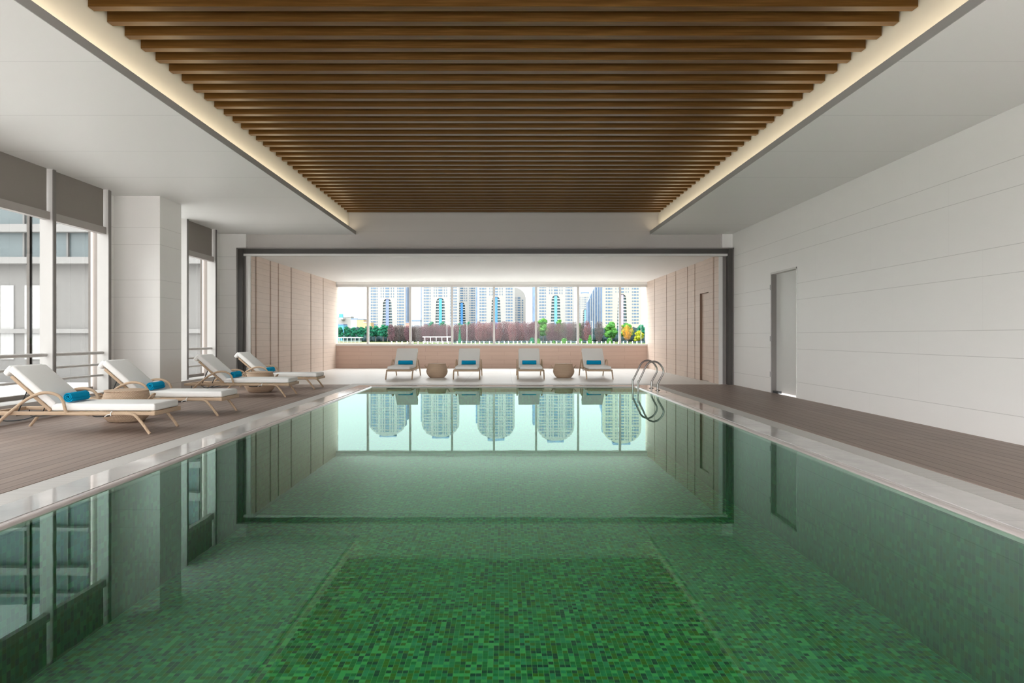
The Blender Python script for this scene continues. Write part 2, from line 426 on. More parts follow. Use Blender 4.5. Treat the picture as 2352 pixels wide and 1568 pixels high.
# glimpsed side of the column uses the same courses
# ceiling
struct('ceiling', MB().box(-7.1, -3.583, Y0, 16.8, H, H + .083).box(3.52, WR, Y0, 16.8, H, H + .083), M['ceiling'])
struct('trim_1', MB().box(-3.583, -3.575, Y0, 16.8, H, H + .085).box(3.512, 3.52, Y0, 16.8, H, H + .085), M['lip'])
struct('ceiling_tray_side', MB().box(-3.95, -3.742, Y0, 16.8, H + .083, TOP).box(3.718, 3.93, Y0, 16.8, H + .083, TOP), M['cream'])
struct('ceiling_tray_top', MB().box(-3.95, 3.93, Y0, 17.0, 4.42, TOP), M['tray_top'])
struct('roof_slab', MB().box(-7.3, 5.9, Y0, 17.0, TOP, TOP + .2).box(-7.3, -3.95, Y0, 17.0, H + .1, TOP).box(3.93, WR, Y0, 17.0, H + .1, TOP), M['plaster'])
struct('light_block_front', MB().box(-7.1, WR + .3, Y0 - .2, Y0, 2.3, TOP), M['strip'])  # added dark light block behind the camera, keeps the slat fronts dim
# slats
sl = MB().box(-3.722, 3.702, -.046, .046, 0, .22).mesh('ceiling_slat', M['slat'])
for k in range(-9, 35):
    yy = 6.322 + .3015 * k - .046
    o = bpy.data.objects.new('ceiling_slat', sl); COL.objects.link(o); o.location = (0, yy, 4.10)
    lab = 'dark brown timber ceiling slat, %s from the grey header wall' % ORD[35 - k] if k >= 0 else 'dark brown timber ceiling slat nearer than the top edge of the photo'
    if k == 34: lab = 'rearmost dark brown timber ceiling slat, right before the grey header wall'
    if k == 33: lab = 'dark brown timber ceiling slat just in front of the rearmost one'
    if k == 0: lab = 'nearest dark brown timber ceiling slat, cut by the top of the photo'
    if k == 1: lab = 'second nearest dark brown timber slat of the ceiling tray'
    tag(o, lab, 'ceiling slat', 'timber slats across the ceiling tray')

# portal frame between pool and hall
pt = struct('trim_2', MB().box(-6.378, -6.235, 16.60, 16.78, 0, 3.264).box(5.345, 5.472, 16.60, 16.78, 0, 3.264).box(-6.235, 5.345, 16.62, 16.78, 3.128, 3.264), M['steel_dark'])
struct('lip', MB().box(-6.378, 5.472, 16.585, 16.62, 3.235, 3.264).box(-6.378, -6.35, 16.585, 16.60, 0, 3.264).box(5.445, 5.472, 16.585, 16.6, 0, 3.264), M['steel_mid'], pt)
struct('sliding_track', MB().box(-6.235, 5.345, 16.66, 16.80, 3.076, 3.128), M['frame'], pt)
struct('jamb_panel', MB().box(-6.235, -6.10, 16.74, 16.80, 0, 3.076).box(5.175, 5.262, 16.78, 16.85, 0, 3.076), M['frame'], pt)
struct('jamb_channel', MB().box(5.262, 5.345, 16.80, 16.9, 0, 3.076).box(-6.235, -6.2, 16.73, 16.739, 0, 3.076), M['steel_mid'], pt)

# hall
HL, HR, HC, HB = -6.08, 5.17, 3.12, 25.18
def hall_wall(name, x, out, ys, hole=None):
    mb = MB(); st = []
    xs = sorted((x, x + out * .22))
    a = 16.81
    for (c, wd) in ys:
        mb.box(*xs, a, c - wd / 2, 0, HC); st.append((c - wd / 2, c + wd / 2)); a = c + wd / 2
    mb.box(*xs, a, HB + .3, 0, HC)
    xb = sorted((x + out * .03, x + out * .22))
    o = struct(name, mb, M['hall_y'])
    for (p, q) in st: struct('recessed_strip', MB().box(*xb, p, q, 0, HC), M['strip'], o)
    return o
hall_wall('wall_left', HL, -1, [(17.07, .11), (18.12, .10), (18.76, .09), (19.89, .09), (21.91, .08), (23.41, .07)])
# right side with a flush tiled door
def hall_right():
    mb = MB(); x0, x1 = HR, HR + .22; D0, D1, DT = 17.62, 18.42, 2.278
    cuts = [(17.2, .11), (18.89, .09), (19.65, .08), (20.99, .08), (22.18, .08), (23.93, .07)]
    mb.box(x0, x1, 16.81, 17.145, 0, HC).box(x0, x1, 17.255, D0, 0, HC).box(x0, x1, D0, D1, DT, HC).box(x0, x1, D1, 18.845, 0, HC)
    a = 18.935
    for (c, wd) in cuts[2:]: mb.box(x0, x1, a, c - wd / 2, 0, HC); a = c + wd / 2
    mb.box(x0, x1, a, HB + .3, 0, HC)
    o = struct('wall_hall_right', mb, M['hall_y'])
    for (c, wd) in cuts: struct('recessed_strip', MB().box(x0 + .03, x1, c - wd / 2, c + wd / 2, 0, HC), M['strip'], o)
    d = empty('door_1', (0, 0, 0)); d['kind'] = 'structure'
    MB().box(x0 + .055, x1, D0 + .01, D1 - .03, .012, DT - .01).build('door_panel', M['hall_y'], d)
    MB().box(x0 + .002, x1, D1 - .03, D1, 0, DT).box(x0 + .05, x1, D0, D0 + .01, 0, DT).build('door_frame', M['strip'], d)
hall_right()
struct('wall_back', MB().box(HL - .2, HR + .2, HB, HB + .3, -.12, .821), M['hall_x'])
struct('ceiling_hall', MB().box(-6.4, 5.5, 17.0, HB + .3, HC, HC + .2).box(HL - .1, HR + .1, HB - .02, HB + .3, 3.03, HC), M['plaster'])
# back window
W1 = empty('window_1'); W1['kind'] = 'structure'
WY = 25.20; SW = F / 25.25
mull = [(p - 1158) / SW for p in (845, 942.2, 1038.5, 1134.6, 1231.3, 1327.7, 1423.8)]
MB().box(HL, HR, WY, WY + .14, 2.943, 3.03).box(HL, HR, WY - .04, WY + .2, .821, .886).build('window_frame', M['frame'], W1)
for i, mx in enumerate(mull): MB().box(mx - .037, mx + .037, WY + .01, WY + .13, .886, 2.943).build('mullion', M['frame'], W1)
ed = [HL] + mull + [HR]
for i in range(8): MB().box(ed[i] + (.034 if i else 0), ed[i + 1] - (.034 if i < 7 else 0), WY + .06, WY + .068, .886, 2.943).build('pane', M['glass'], W1)

# steel door in the right wall
d = empty('door_2'); d['kind'] = 'structure'
MB().box(WR + .10, WR + .14, DY0 + .012, DY1 - .03, .02, DZ - .035).build('door_panel', M['door'], d)
MB().box(WR - .002, WR + .16, DY1 - .03, DY1, 0, DZ).build('door_jamb', M['steel_mid'], d)
MB().box(WR - .012, WR + .16, DY0, DY0 + .012, 0, DZ).box(WR - .012, WR + .16, DY0, DY1, DZ - .035, DZ).box(WR - .012, WR - .002, DY1 - .012, DY1, 0, DZ).build('door_frame', M['frame'], d)
MB().box(WR + .02, WR + .099, DY1 - .30, DY1 - .04, 0.0, .045).build('door_stop', M['black'], d)
for z in (.32, 1.05, 2.1): MB().box(WR - .014, WR - .001, DY1 + .001, DY1 + .02, z, z + .11).build('hinge', M['black'], d)
MB().box(WR + .085, WR + .10, DY0 + .05, DY0 + .09, DZ - .12, DZ - .07).build('door_closer', M['frame'], d)

# window bays on the left: posts, glazing, blinds, guard rails
posts = [10.25 + 1.44 * k for k in range(-8, 5) if k != 2]
for py in posts:
    o = struct('steel_post', MB().box(-6.81, -6.62, py - .035, py + .035, .25, H), M['post'])
    struct('post_face', MB().box(-6.625, -6.612, py - .0355, py + .0355, .25, H - .01), M['steel_mid'], o)
bays = [(10.25 + 1.44 * k, 10.25 + 1.44 * (k + 1)) for k in range(-8, 1)] + [(13.04, 14.57), (14.57, 16.01)]
struct('light_block_infill', MB().box(-6.93, -6.83, 11.76, 12.185, .25, H).box(-6.93, -6.83, 16.08, YE, .25, H), M['wall'])  # added solid panels that block grazing window light beside column and pier
struct('infill_end_cover', MB().box(-7.0, -6.815, 11.725, 11.758, .25, H).box(-7.0, -6.815, 16.045, 16.078, .25, H), M['mullion'])  # added covers over the bright outer ends of the infill
wn = 2
for (a, b) in bays:
    W = empty('window_%d' % wn); W['kind'] = 'structure'; wn += 1
    MB().box(-6.95, -6.938, a, b, .25, H).build('pane', M['glass_grey'], W)
    MB().box(-6.995, -6.952, a - .045, a + .005, .25, H).box(-6.98, -6.90, a, b, .25, .31).build('window_frame', M['mullion'], W)
for i, (a, b) in enumerate(bays):
    if i < 6: continue
    where = {6: 'in the first window bay, outside the frame', 7: 'in the leftmost visible window bay', 8: 'in the window bay just in front of the white column',
             9: 'in the bay hidden behind the white column', 10: 'in the window bay between white column and dark portal'}[i]
    if i == 9: continue
    B = empty('roller_blind', (-6.70, (a + b) / 2, 2.86), label='half lowered taupe roller blind ' + where, cat='blind', group='roller blinds over the left windows')
    L = (b - a) / 2 - .07
    MB().box(-.02, .012, -L, L, .10, H - 2.86).build('blind_fabric', M['blind'], B)
    MB().box(-.05, .045, -L - .03, L + .03, 0, .115).build('bottom_bar', M['bar'], B)
    G = empty('guard_rail', (-6.72, (a + b) / 2, .25), label='grey three-bar guard rail ' + where, cat='railing', group='guard rails along the left windows')
    for z, r in ((.879, .026), (.685, .019), (.506, .019)):
        MB().tube([(0, -(b - a) / 2 + .035, z - .25), (0, (b - a) / 2 - .035, z - .25)], r, 12).build('rail', M['post'], G)
# ------------------------------------------------------------------ loungers
def make_lounger():
    root = empty('sun_lounger')
    prof = [(-.05, 0), (-.12, .10), (-.20, .195), (-.245, .228), (-.33, .236), (-.70, .236), (-.98, .236), (-1.035, .255), (-1.055, .31), (-1.075, .385), (-1.13, .452), (-1.24, .486), (-1.36, .474), (-1.50, .41), (-1.66, .29), (-1.82, .15), (-1.945, 0)]
    fr = MB()
    for s in (-1, 1):
        fr.rbox(-1.99, -.02, s * .315 - .02, s * .315 + .02, .218, .262, .008, 2)
    fr.rbox(-.055, 0, -.335, .335, .214, .264, .008, 2).rbox(-1.99, -1.95, -.335, .335, .218, .262, .008, 2)
    for x in (-.35, -.65, -.95, -1.22): fr.rbox(x - .02, x + .02, -.30, .30, .225, .255, .006, 1)
    fr.build('frame', M['wicker'], root)
    for s in (-1, 1):
        pts = smooth_path([(x, s * .352, z) for x, z in prof], 5)
        i0 = min(range(len(pts)), key=lambda i: abs(pts[i].x + .30) + abs(pts[i].z - .236))
        i1 = min(range(len(pts)), key=lambda i: abs(pts[i].x + 1.0) + abs(pts[i].z - .24))
        i2 = min(range(len(pts)), key=lambda i: abs(pts[i].x + 1.72) + abs(pts[i].z - .24))
        MB().tube([p for p in pts[:i0 + 1]], .018).build('leg', M['wicker'], root)
        MB().tube([p for p in pts[i0:i1 + 1]], .018).build('side_rail', M['wicker'], root)
        MB().tube([p for p in pts[i1:i2 + 1]], .018).build('armrest', M['wicker'], root)
        MB().tube([p for p in pts[i2:]], .018).build('leg', M['wicker'], root)
    # backrest frame and cushions
    ang = math.radians(41)
    R = Matrix.Translation((-1.265, 0, .255)) @ Matrix.Rotation(ang, 4, 'Y')
    bf = MB()
    for s in (-1, 1): bf.rbox(-.62, 0, s * .295 - .016, s * .295 + .016, 0, .035, .006, 2, R)
    bf.rbox(-.62, -.58, -.30, .30, 0, .035, .006, 2, R).rbox(-.32, -.29, -.29, .29, .003, .03, .006, 1, R)
    bf.build('backrest_frame', M['wicker'], root)
    cu = MB().rbox(-1.25, -.015, -.305, .305, .266, .352, .026, 4)
    cu.build('seat_cushion', M['cushion'], root)
    bc = MB().rbox(-.70, -.005, -.305, .305, .038, .125, .026, 4, R)
    bk = bc.build('back_cushion', M['cushion'], root)
    MB().rbox(-.735, -.66, -.30, .30, -.025, .10, .024, 3, R).build('head_flap', M['cushion'], bk)
    top = R @ Vector((-.40, 0, 0))
    st = MB()
    st.tube([(top.x, -.24, top.z), (-1.70, -.24, .205), (-1.70, .24, .205), (top.x, .24, top.z)], .008, 6).build('recliner_strut', M['black'], root)
    for s in (-1, 1):
        MB().tube(smooth_path([(-1.88, s * .25, .225), (-1.86, s * .25, .145), (-1.60, s * .25, .16), (-1.42, s * .25, .225)], 4), .007, 6).build('recliner_hook', M['black'], root)
        MB().tube(smooth_path([(-.80, s * .25, .225), (-.76, s * .25, .195), (-.60, s * .25, .20), (-.50, s * .25, .225)], 4), .007, 6).build('recliner_hook', M['black'], root)
    ty = MB().tube(smooth_path([(-.50, -.372, .215), (-.50, -.376, .25), (-.49, -.360, .268)], 4), .006, 6).tube(smooth_path([(-.50, -.374, .235), (-.54, -.38, .225), (-.57, -.378, .205)], 4), .005, 6)
    ty.build('cushion_tie', M['cushion'], root)
    return root
def make_towel():
    n = 64; turns = 2.6; th = .014; L = .20
    outl = []; inn = []
    for i in range(n + 1):
        q = i / n; a = q * turns * 2 * PI + 2.2
        r = .016 + .049 * q
        outl.append((r * math.cos(a), r * math.sin(a))); inn.append(((r - th) * math.cos(a), (r - th) * math.sin(a)))
    mb = MB(); vs = []
    for k, y in enumerate((-L, -L + .012, -L * .4, L * .35, L - .012, L)):
        e = .94 if k in (0, 5) else 1.0 + .02 * math.sin(k * 2.1)
        for (x, z) in outl: vs.append((x * e, y, z * e))
        for (x, z) in inn: vs.append((x, y, z))
    m = n + 1; fs = []
    for k in range(5):
        b = k * 2 * m; c = b + 2 * m
        for i in range(n):
            fs.append((b + i, c + i, c + i + 1, b + i + 1)); fs.append((b + m + i, b + m + i + 1, c + m + i + 1, c + m + i))
        fs.append((b + n, c + n, c + m + n, b + m + n)); fs.append((b, b + m, c + m, c))
    for b in (0, 10 * m):
        for i in range(n): fs.append((b + i, b + i + 1, b + m + i + 1, b + m + i))
    mb.add(vs, fs, True)
    return mb.build('rolled_towel', M['towel'])
def make_basket():
    root = empty('wicker_table')
    prof = [(.02, .0), (.205, .0), (.222, .008), (.262, .05), (.300, .11), (.318, .17), (.316, .22), (.300, .27), (.280, .33), (.262, .385), (.258, .398)]
    MB().lathe(prof, 56).build('basket_body', M['basket'], root)
    MB().lathe([(.02, .398), (.262, .398), (.268, .404), (.266, .414), (.25, .418), (.02, .418)], 56).build('table_top', M['basket'], root)
    for s in (-1, 1):
        MB().tube(smooth_path([(s * .295, -.05, .27), (s * .355, -.045, .345), (s * .375, 0, .365), (s * .355, .045, .345), (s * .295, .05, .27)], 5), .011, 8).build('handle', M['wicker'], root)
    return root
lg, tw, bk = make_lounger(), make_towel(), make_basket()
spots = [  # x, y, turn, description
    (-4.13, 8.57, 0.0, 'largest wicker sun lounger with white cushions, nearest on the left deck', 'nearest lounger on the left deck'),
    (-4.09, 10.43, 0.0, 'wicker sun lounger with white cushions in front of the white column, second nearest', 'lounger in front of the white column'),
    (-4.08, 13.53, 0.0, 'wicker sun lounger with white cushions on the deck just past the white column', 'lounger just past the white column'),
    (-4.06, 15.47, 0.0, 'farthest wicker sun lounger on the left deck, before the dark portal frame', 'farthest lounger on the left deck'),
    (-2.82, 18.60, -PI / 2, 'leftmost white cushioned lounger in the row facing the pool under the wide window', 'leftmost lounger under the wide window'),
    (-1.01, 18.60, -PI / 2, 'white cushioned lounger right of the left basket table, under the wide window', 'second lounger from left under the wide window'),
    (.722, 18.66, -PI / 2, 'white cushioned lounger left of the right basket table, under the wide window', 'third lounger from left under the wide window'),
    (2.57, 18.66, -PI / 2, 'rightmost white cushioned lounger under the wide window, nearest the pool ladder', 'rightmost lounger under the wide window')]
for i, (x, y, rz, lab, short) in enumerate(spots):
    o = lg if i == 0 else copy_tree(lg)
    o.location = (x, y, 0); o.rotation_euler = (0, 0, rz)
    tag(o, lab, 'sun lounger', 'loungers on the left deck' if i < 4 else 'loungers under the wide window')
    q = tw if i == 0 else copy_tree(tw)
    d = Matrix.Rotation(rz, 3, 'Z') @ Vector((-1.135 if i < 4 else -1.145, .02 if i < 4 else -.03 * (i - 5.5) * .5, .419))
    q.location = (x + d.x, y + d.y, d.z); q.rotation_euler = (0, 0, rz + (.05 if i < 4 else 0))
    tag(q, 'rolled bright blue towel on the ' + short, 'towel', 'rolled blue towels on the loungers')
bs = [(-5.15, 9.50, 1.02, 'round wicker basket table between the two nearest deck loungers'), (-5.07, 14.46, 1.0, 'round wicker basket table between the two farther deck loungers'),
      (-1.885, 19.55, .94, 'rounded wicker basket table in the left pair of loungers under the wide window'), (1.67, 19.55, .94, 'rounded wicker basket table in the right pair of loungers under the wide window')]
for i, (x, y, s, lab) in enumerate(bs):
    o = bk if i == 0 else copy_tree(bk)
    o.location = (x, y, 0); o.scale = (s, s, s); tag(o, lab, 'side table', 'wicker basket tables')

# ------------------------------------------------------------------ pool ladder
ld = empty('pool_ladder', (3.27, 15.16, 0), label='stainless steel pool ladder with two curved handrails at the far right corner', cat='pool ladder')
for s in (-1, 1):
    y = s * .31
    pts = [(-.415, -.85), (-.415, .13), (-.412, .165), (-.395, .205), (-.325, .35), (-.255, .50), (-.20, .575), (-.13, .612), (-.06, .617), (.01, .590), (.075, .53), (.118, .45), (.125, .39), (.105, .33), (.02, .175), (.003, .13), (0, .09), (0, 0)]
    MB().tube(smooth_path([(x, y, z) for x, z in pts], 5), .019, 14).build('handrail', M['chrome'], ld)
    MB().lathe([(.02, 0), (.052, 0), (.052, .006), (.04, .014), (.02, .018)], 20, (0, y, 0)).build('flange', M['chrome'], ld)
for z in (-.30, -.55, -.80): MB().rbox(-.45, -.375, -.30, .30, z - .012, z + .012, .006, 2).build('step', M['chrome'], ld)

# ------------------------------------------------------------------ outside
def P(x, y, D): return ((x - 1158) * D / F, CH + (772.5 - y) * D / F)
GZ = -2.1
M['lawn'] = plain('far_bank_ground', (0.035, 0.05, 0.018), 0.95, var=.3, scale=.05, spec=0.0)
M['sand'] = plain('sandy_path', (0.10, 0.083, 0.062), 0.95, var=.1, scale=.3, spec=0.0)
M['lake'] = plain('lake_surface', (0.0600, 0.0800, 0.0850), 0.2)
struct('ground', MB().box(-900, 900, 300, 1500, GZ - 1, GZ), M['lawn'])
struct('lake', MB().box(-300, 300, 27, 300, GZ - 1.2, GZ - .3), M['lake'])
struct('sand_path', MB().box(-110, -45, 301, 392, GZ - .2, GZ + .05), M['sand'])
def bmat(name, c): return plain(name, c, .7, var=.05, scale=.05)
M['tw_white'] = bmat('tower_white', (0.112, 0.109, 0.105)); M['tw_cream'] = bmat('tower_cream', (0.128, 0.121, 0.100)); M['teal'] = plain('stair_glass', (.006, .055, .07), .4, var=.4, scale=.2)
M['tw_glass'] = plain('tower_window_glass', (0.006, 0.030, 0.060), .35, var=.6, scale=.12)
M['tw_side'] = plain('tower_side', (0.035, 0.065, 0.115), .5, var=.6, scale=.3)
M['tw_slab'] = bmat('tower_slab', (0.1650, 0.1700, 0.1700))
strips = [(0.0450, 0.0650, 0.1700), (0.0000, 0.0950, 0.1800), (0.0000, 0.0650, 0.1800), (0.0000, 0.0650, 0.1800), (0.0000, 0.0000, 0.0000), (0.0250, 0.1100, 0.1700), (0.0400, 0.1250, 0.2000), (0.1200, 0.1000, 0.1350)]
unit = MB().box(-.5, .5, -.5, .5, -.5, .5).mesh('tower_window', M['tw_glass'])
def tower(cx, half, D, arch_y, top_e, pitch, k, strip, wall, label, side=None, nrow=14, scale=1.0, low_e=24):
    U = D / F                                   # metres per pixel there
    X0 = (cx - 1158) * U
    root = empty('apartment_tower', (X0, D, GZ), label=label, cat='building', group='white apartment towers beyond the park')
    e2z = lambda e: CH + e * U - GZ
    zt = e2z(top_e); ae = 772.5 - arch_y; az = e2z(ae)
    hw = half * U; ah = 9.4 * U * scale; ab = 11.9 * U * scale; zl = e2z(low_e - 6)
    out = [(-hw, 0), (-hw, zt - hw * .75)]
    for i in range(1, 12):
        a = PI - PI * i / 12; out.append((hw * math.cos(a), zt - hw * .75 + hw * .75 * math.sin(a)))
    out += [(hw, zt - hw * .75), (hw, 0), (ab, 0), (ab, zl)]
    for i in range(0, 9):
        a = PI * i / 8; out.append((ah * math.cos(a), az - ah + ah * math.sin(a)))
    out += [(-ab, zl), (-ab, 0)]
    MB().prism(out, 0, 4).build('facade', wall, root)
    MB().box(-hw * .94, hw * .94, 4, 18, 0, zt - hw * .5).build('tower_core', M['tw_side'], root)
    MB().box(-ab, ab, 3.0, 3.9, 0, az).build('stair_glazing', M['teal'], root)
    sm = bpy.data.materials.get('strip_%d' % k) or plain('strip_%d' % k, strip, .6, var=.05, scale=.1)
    MB().box(-3.4 * U * scale, 3.4 * U * scale, .6, 2.9, 0, az - .5).build('blue_panel', sm, root)
    ph = pitch * U
    e = ae - pitch
    while e > low_e:
        z = e2z(e) ; w_ = (ah + (ab - ah) * (ae - e) / (ae - low_e)) * .99
        MB().box(-w_, -3.5 * U * scale, .3, 2.9, z - .5, z + .35).box(3.5 * U * scale, w_, .3, 2.9, z - .5, z + .35).build('balcony', M['tw_slab'], root)
        e -= pitch
    cols = [(36.0, 3.6), (29.5, 6.3), (23.6, 1.9)]
    up = [(14.3, 1.6), (9.0, 1.9), (0, 8.8)]
    e = ae + 5.0 * scale - pitch * math.floor((ae + 5 - low_e) / pitch); cnt = 0; rest = MB()
    while e < top_e - 8:
        z = e2z(e)
        lst = [(s * c * scale, w_) for c, w_ in cols for s in (-1, 1)]
        if e > ae: lst += [(s * c * scale, w_) for c, w_ in up for s in ((-1, 1) if c else (1,))]
        for c, w_ in lst:
            yy_ = e2z(e) - (zt - hw * .75)
            if yy_ > 0 and (abs(c * U) + 2) > hw * math.sqrt(max(0, 1 - (yy_ / (hw * .75)) ** 2)): continue
            if abs(c) + w_ * scale / 2 > half: continue
            if e < 116 and cnt < 100:
                o = bpy.data.objects.new('window', unit); COL.objects.link(o); o.parent = root
                o.location = (c * U, -.05, z); o.scale = (w_ * U * scale, .3, 3.4 * U * scale); cnt += 1
            else: rest.box(c * U - w_ * U * scale / 2, c * U + w_ * U * scale / 2, -.2, .1, z - 1.7 * U * scale, z + 1.7 * U * scale)
        e += pitch
    if rest.v:
        o = rest.build('window', M['tw_glass'], root); o['kind'] = 'stuff'
    if side:
        s, wpx, st = side
        zz = zt - hw * .75 - 2
        MB().box(*sorted((s * hw, s * (hw + wpx * U))), 1, 16, 0, zz).build('side_wing', M['tw_side'], root)
    MB().box(-hw * .45, hw * .45, 2, 10, zt - .6, zt + 1.6).build('roof_parapet', M['tw_side'], root)
    return root
tower(889.6, 42.3, 775, 686, 224, 6.4, 0, strips[0], M['tw_white'], 'white arched apartment tower with a violet-blue centre panel, leftmost of the towers', (1, 3, 0))
tower(1011.4, 43, 765, 684, 227, 6.5, 1, strips[1], M['tw_white'], 'white arched apartment tower with cyan panel, second from the left', (-1, 2.2, 0))
tower(1060.4, 33, 900, 694, 150, 5.6, 2, strips[2], M['tw_white'], 'smaller white tower standing behind, between second and third big towers', None, scale=.8)
tower(1139.2, 43, 750, 681, 231, 6.65, 3, strips[3], M['tw_white'], 'big white apartment tower with bright blue panel in the middle of the window', (-1, 3.5, 0))
tower(1276.5, 42.5, 724, 678, 235, 6.85, 5, strips[5], M['tw_white'], 'white arched apartment tower with teal panel, right of centre', (-1, 10, 0))
tower(1344, 21, 1250, 710, 100, 4.1, 6, strips[6], M['tw_white'], 'smallest distant white tower with a pale blue panel', None, scale=.5)
tower(1428.8, 44.3, 694, 675, 240, 7.15, 7, strips[7], M['tw_cream'], 'cream apartment tower with lilac panel, rightmost of the towers', None)
# rounded tower peeping out right of the middle tower
def slim():
    D = 860; U = D / F
    r = empty('apartment_tower', ((1194.5 - 1158) * U, D, GZ), label='narrow white tower with a rounded shoulder right behind the middle tower', cat='building', group='white apartment towers beyond the park')
    hw = 13 * U; zt = CH + 112 * U - GZ
    out = [(-hw, 0), (-hw, zt)] + [(-hw + 2 * hw * math.sin(i * PI / 16), zt - 26 * U * (1 - math.cos(i * PI / 16))) for i in range(1, 9)] + [(hw, 0)]
    MB().prism(out, 0, 12).build('facade', M['tw_white'], r)
    for j in range(12):
        for (c, w_) in ((-9.5, 1.3), (-2.5, 6.5), (5.5, 3)):
            if j > 10 and c > 0: continue
            o = bpy.data.objects.new('window', unit); COL.objects.link(o); o.parent = r
            o.location = (c * U, -.05, CH + (27 + 5.6 * j) * U - GZ); o.scale = (w_ * U, .3, 3.0 * U)
    D = 800; U = D / F
    r = empty('glass_building', ((1368 - 1158) * U, D, GZ), label='blue glass building with stepped curved left edge beside the cream tower', cat='building')
    zz = lambda y: CH + (772.5 - y) * U - GZ
    pts = [(-18, 760), (-18, 693), (-13, 684), (-10, 675), (-6, 668), (-2, 660), (4, 650), (10, 625), (16, 600), (17, 600), (17, 760)]
    pts = [(x * U, max(0, zz(y))) for x, y in pts]; pts[0] = (pts[0][0], 0); pts[-1] = (pts[-1][0], 0)
    MB().prism(pts, 0, 14).build('facade', M['tw_side'], r)
    for x in (-12, -7, -2, 4, 10):
        MB().box(x * U - .35, x * U + .35, -.7, 0, 0, zz({-12: 684, -7: 671, -2: 661, 4: 652, 10: 628}[x])).build('fin', M['tw_slab'], r)
slim()
def house(x0, x1, yt, D, mat, label, roof=None):
    a, zt = P(x0, yt, D); b, _ = P(x1, yt, D)
    r = empty('low_building', ((a + b) / 2, D, GZ), label=label, cat='building'); hw = (b - a) / 2
    MB().box(-hw, hw, 0, 14, 0, zt - GZ).build('building_wall', mat, r)
    MB().box(-hw * 1.0, hw * 1.0, -.3, 14, zt - GZ, zt - GZ + .8).build('roof_edge', roof or M['tw_side'], r)
    return r
M['blu'] = bmat('sign_blue', (0.0100, 0.1100, 0.1900)); M['tan'] = bmat('tan_render', (0.2100, 0.1350, 0.0600)); M['pale'] = bmat('pale_blue_render', (0.1400, 0.1650, 0.2000)); M['red'] = bmat('red_render', (0.1800, 0.0850, 0.0700))
h = house(774, 806, 728, 700, M['tw_white'], 'wide white building at the left edge carrying a blue rooftop sign', M['tw_slab'])
a, z = P(783, 725, 690); o = MB().box(-1.9, 1.9, 0, 2, -1.8, 1.8).build('rooftop_sign', M['blu'], h); o.location = (a - h.location.x, -10, z - GZ)
MB().box(-1.9, 1.9, 0, 10, -3.6, -1.8).build('sign_base', M['tw_slab'], h).location = (a - h.location.x, -10, z - GZ)
house(806, 820, 733, 640, M['pale'], 'pale grey block joined to the left of the tan building')
house(819.5, 835, 734, 630, M['tan'], 'tan building with dark roof edge above the green trees')
house(835, 852, 741, 620, M['tan'], 'low tan annex right of the tan building', M['tw_slab'])
house(774, 789, 746, 560, M['blu'], 'low blue building behind the leftmost green tree')
house(932, 944, 741, 700, M['red'], 'low red building right of the leftmost tower')
house(944, 965, 737, 640, M['pale'], 'low pale blue building between the two leftmost towers')

# vegetation
def veg(name, a, b, sc=.25):
    t = NT(name); g = t.n('TexCoord').outputs['Object']
    return t.set(t.mix(t.noise(g, sc, 3), a, b), .9, 0, .05)
M['g1'] = veg('evergreen_leaf', (0.0017, 0.0294, 0.0231), (0.0126, 0.0798, 0.0357))
M['g2'] = veg('fresh_green_leaf', (0.0063, 0.0420, 0.0168), (0.0420, 0.1092, 0.0126))
M['brn'] = veg('bare_reddish_twigs', (.038, .020, .028), (.085, .048, .050))
M['brn2'] = veg('bare_grey_twigs', (.032, .026, .030), (.07, .054, .045))
M['pink'] = veg('bare_pink_twigs', (.055, .027, .033), (.12, .06, .058))
M['org'] = veg('orange_leaf', (0.2100, 0.0924, 0.0126), (0.3150, 0.1596, 0.0210), .4)
M['yel'] = veg('yellow_green_leaf', (0.0588, 0.0966, 0.0042), (0.1680, 0.1512, 0.0126), .4)
M['und'] = veg('dark_undergrowth', (0.0050, 0.0126, 0.0189), (0.0147, 0.0252, 0.0231), .15)
M['trunk'] = plain('tree_trunk', (0.0378, 0.0294, 0.0273), .9)
def blob(mb, c, r, n, size, rng, tall=1.0):
    for _ in range(n):
        d = Vector((rng.gauss(0, 1), rng.gauss(0, 1), rng.gauss(0, 1))).normalized()
        p = Vector(c) + Vector((d.x * r[0], d.y * r[1], d.z * r[2])) * (rng.random() ** .25)
        a = Vector((rng.gauss(0, 1), rng.gauss(0, 1), rng.gauss(0, 1) * tall)).normalized() * size
        b = a.cross(Vector((rng.gauss(0, 1), rng.gauss(0, 1), rng.gauss(0, 1)))).normalized() * size * (.8 if tall == 1 else .16)
        mb.add([p - a - b, p + a - b * .2, p + b * .9], [(0, 1, 2)])
def ico(mb, c, r, rng):
    bm = bmesh.new(); bmesh.ops.create_icosphere(bm, subdivisions=2, radius=1)
    for v in bm.verts:
        k = 1 + rng.uniform(-.12, .12); v.co = Vector((c[0] + v.co.x * r[0] * k, c[1] + v.co.y * r[1] * k, c[2] + v.co.z * r[2] * k))
    bm.verts.index_update(); mb.add([v.co[:] for v in bm.verts], [[v.index for v in f.verts] for f in bm.faces]); bm.free()
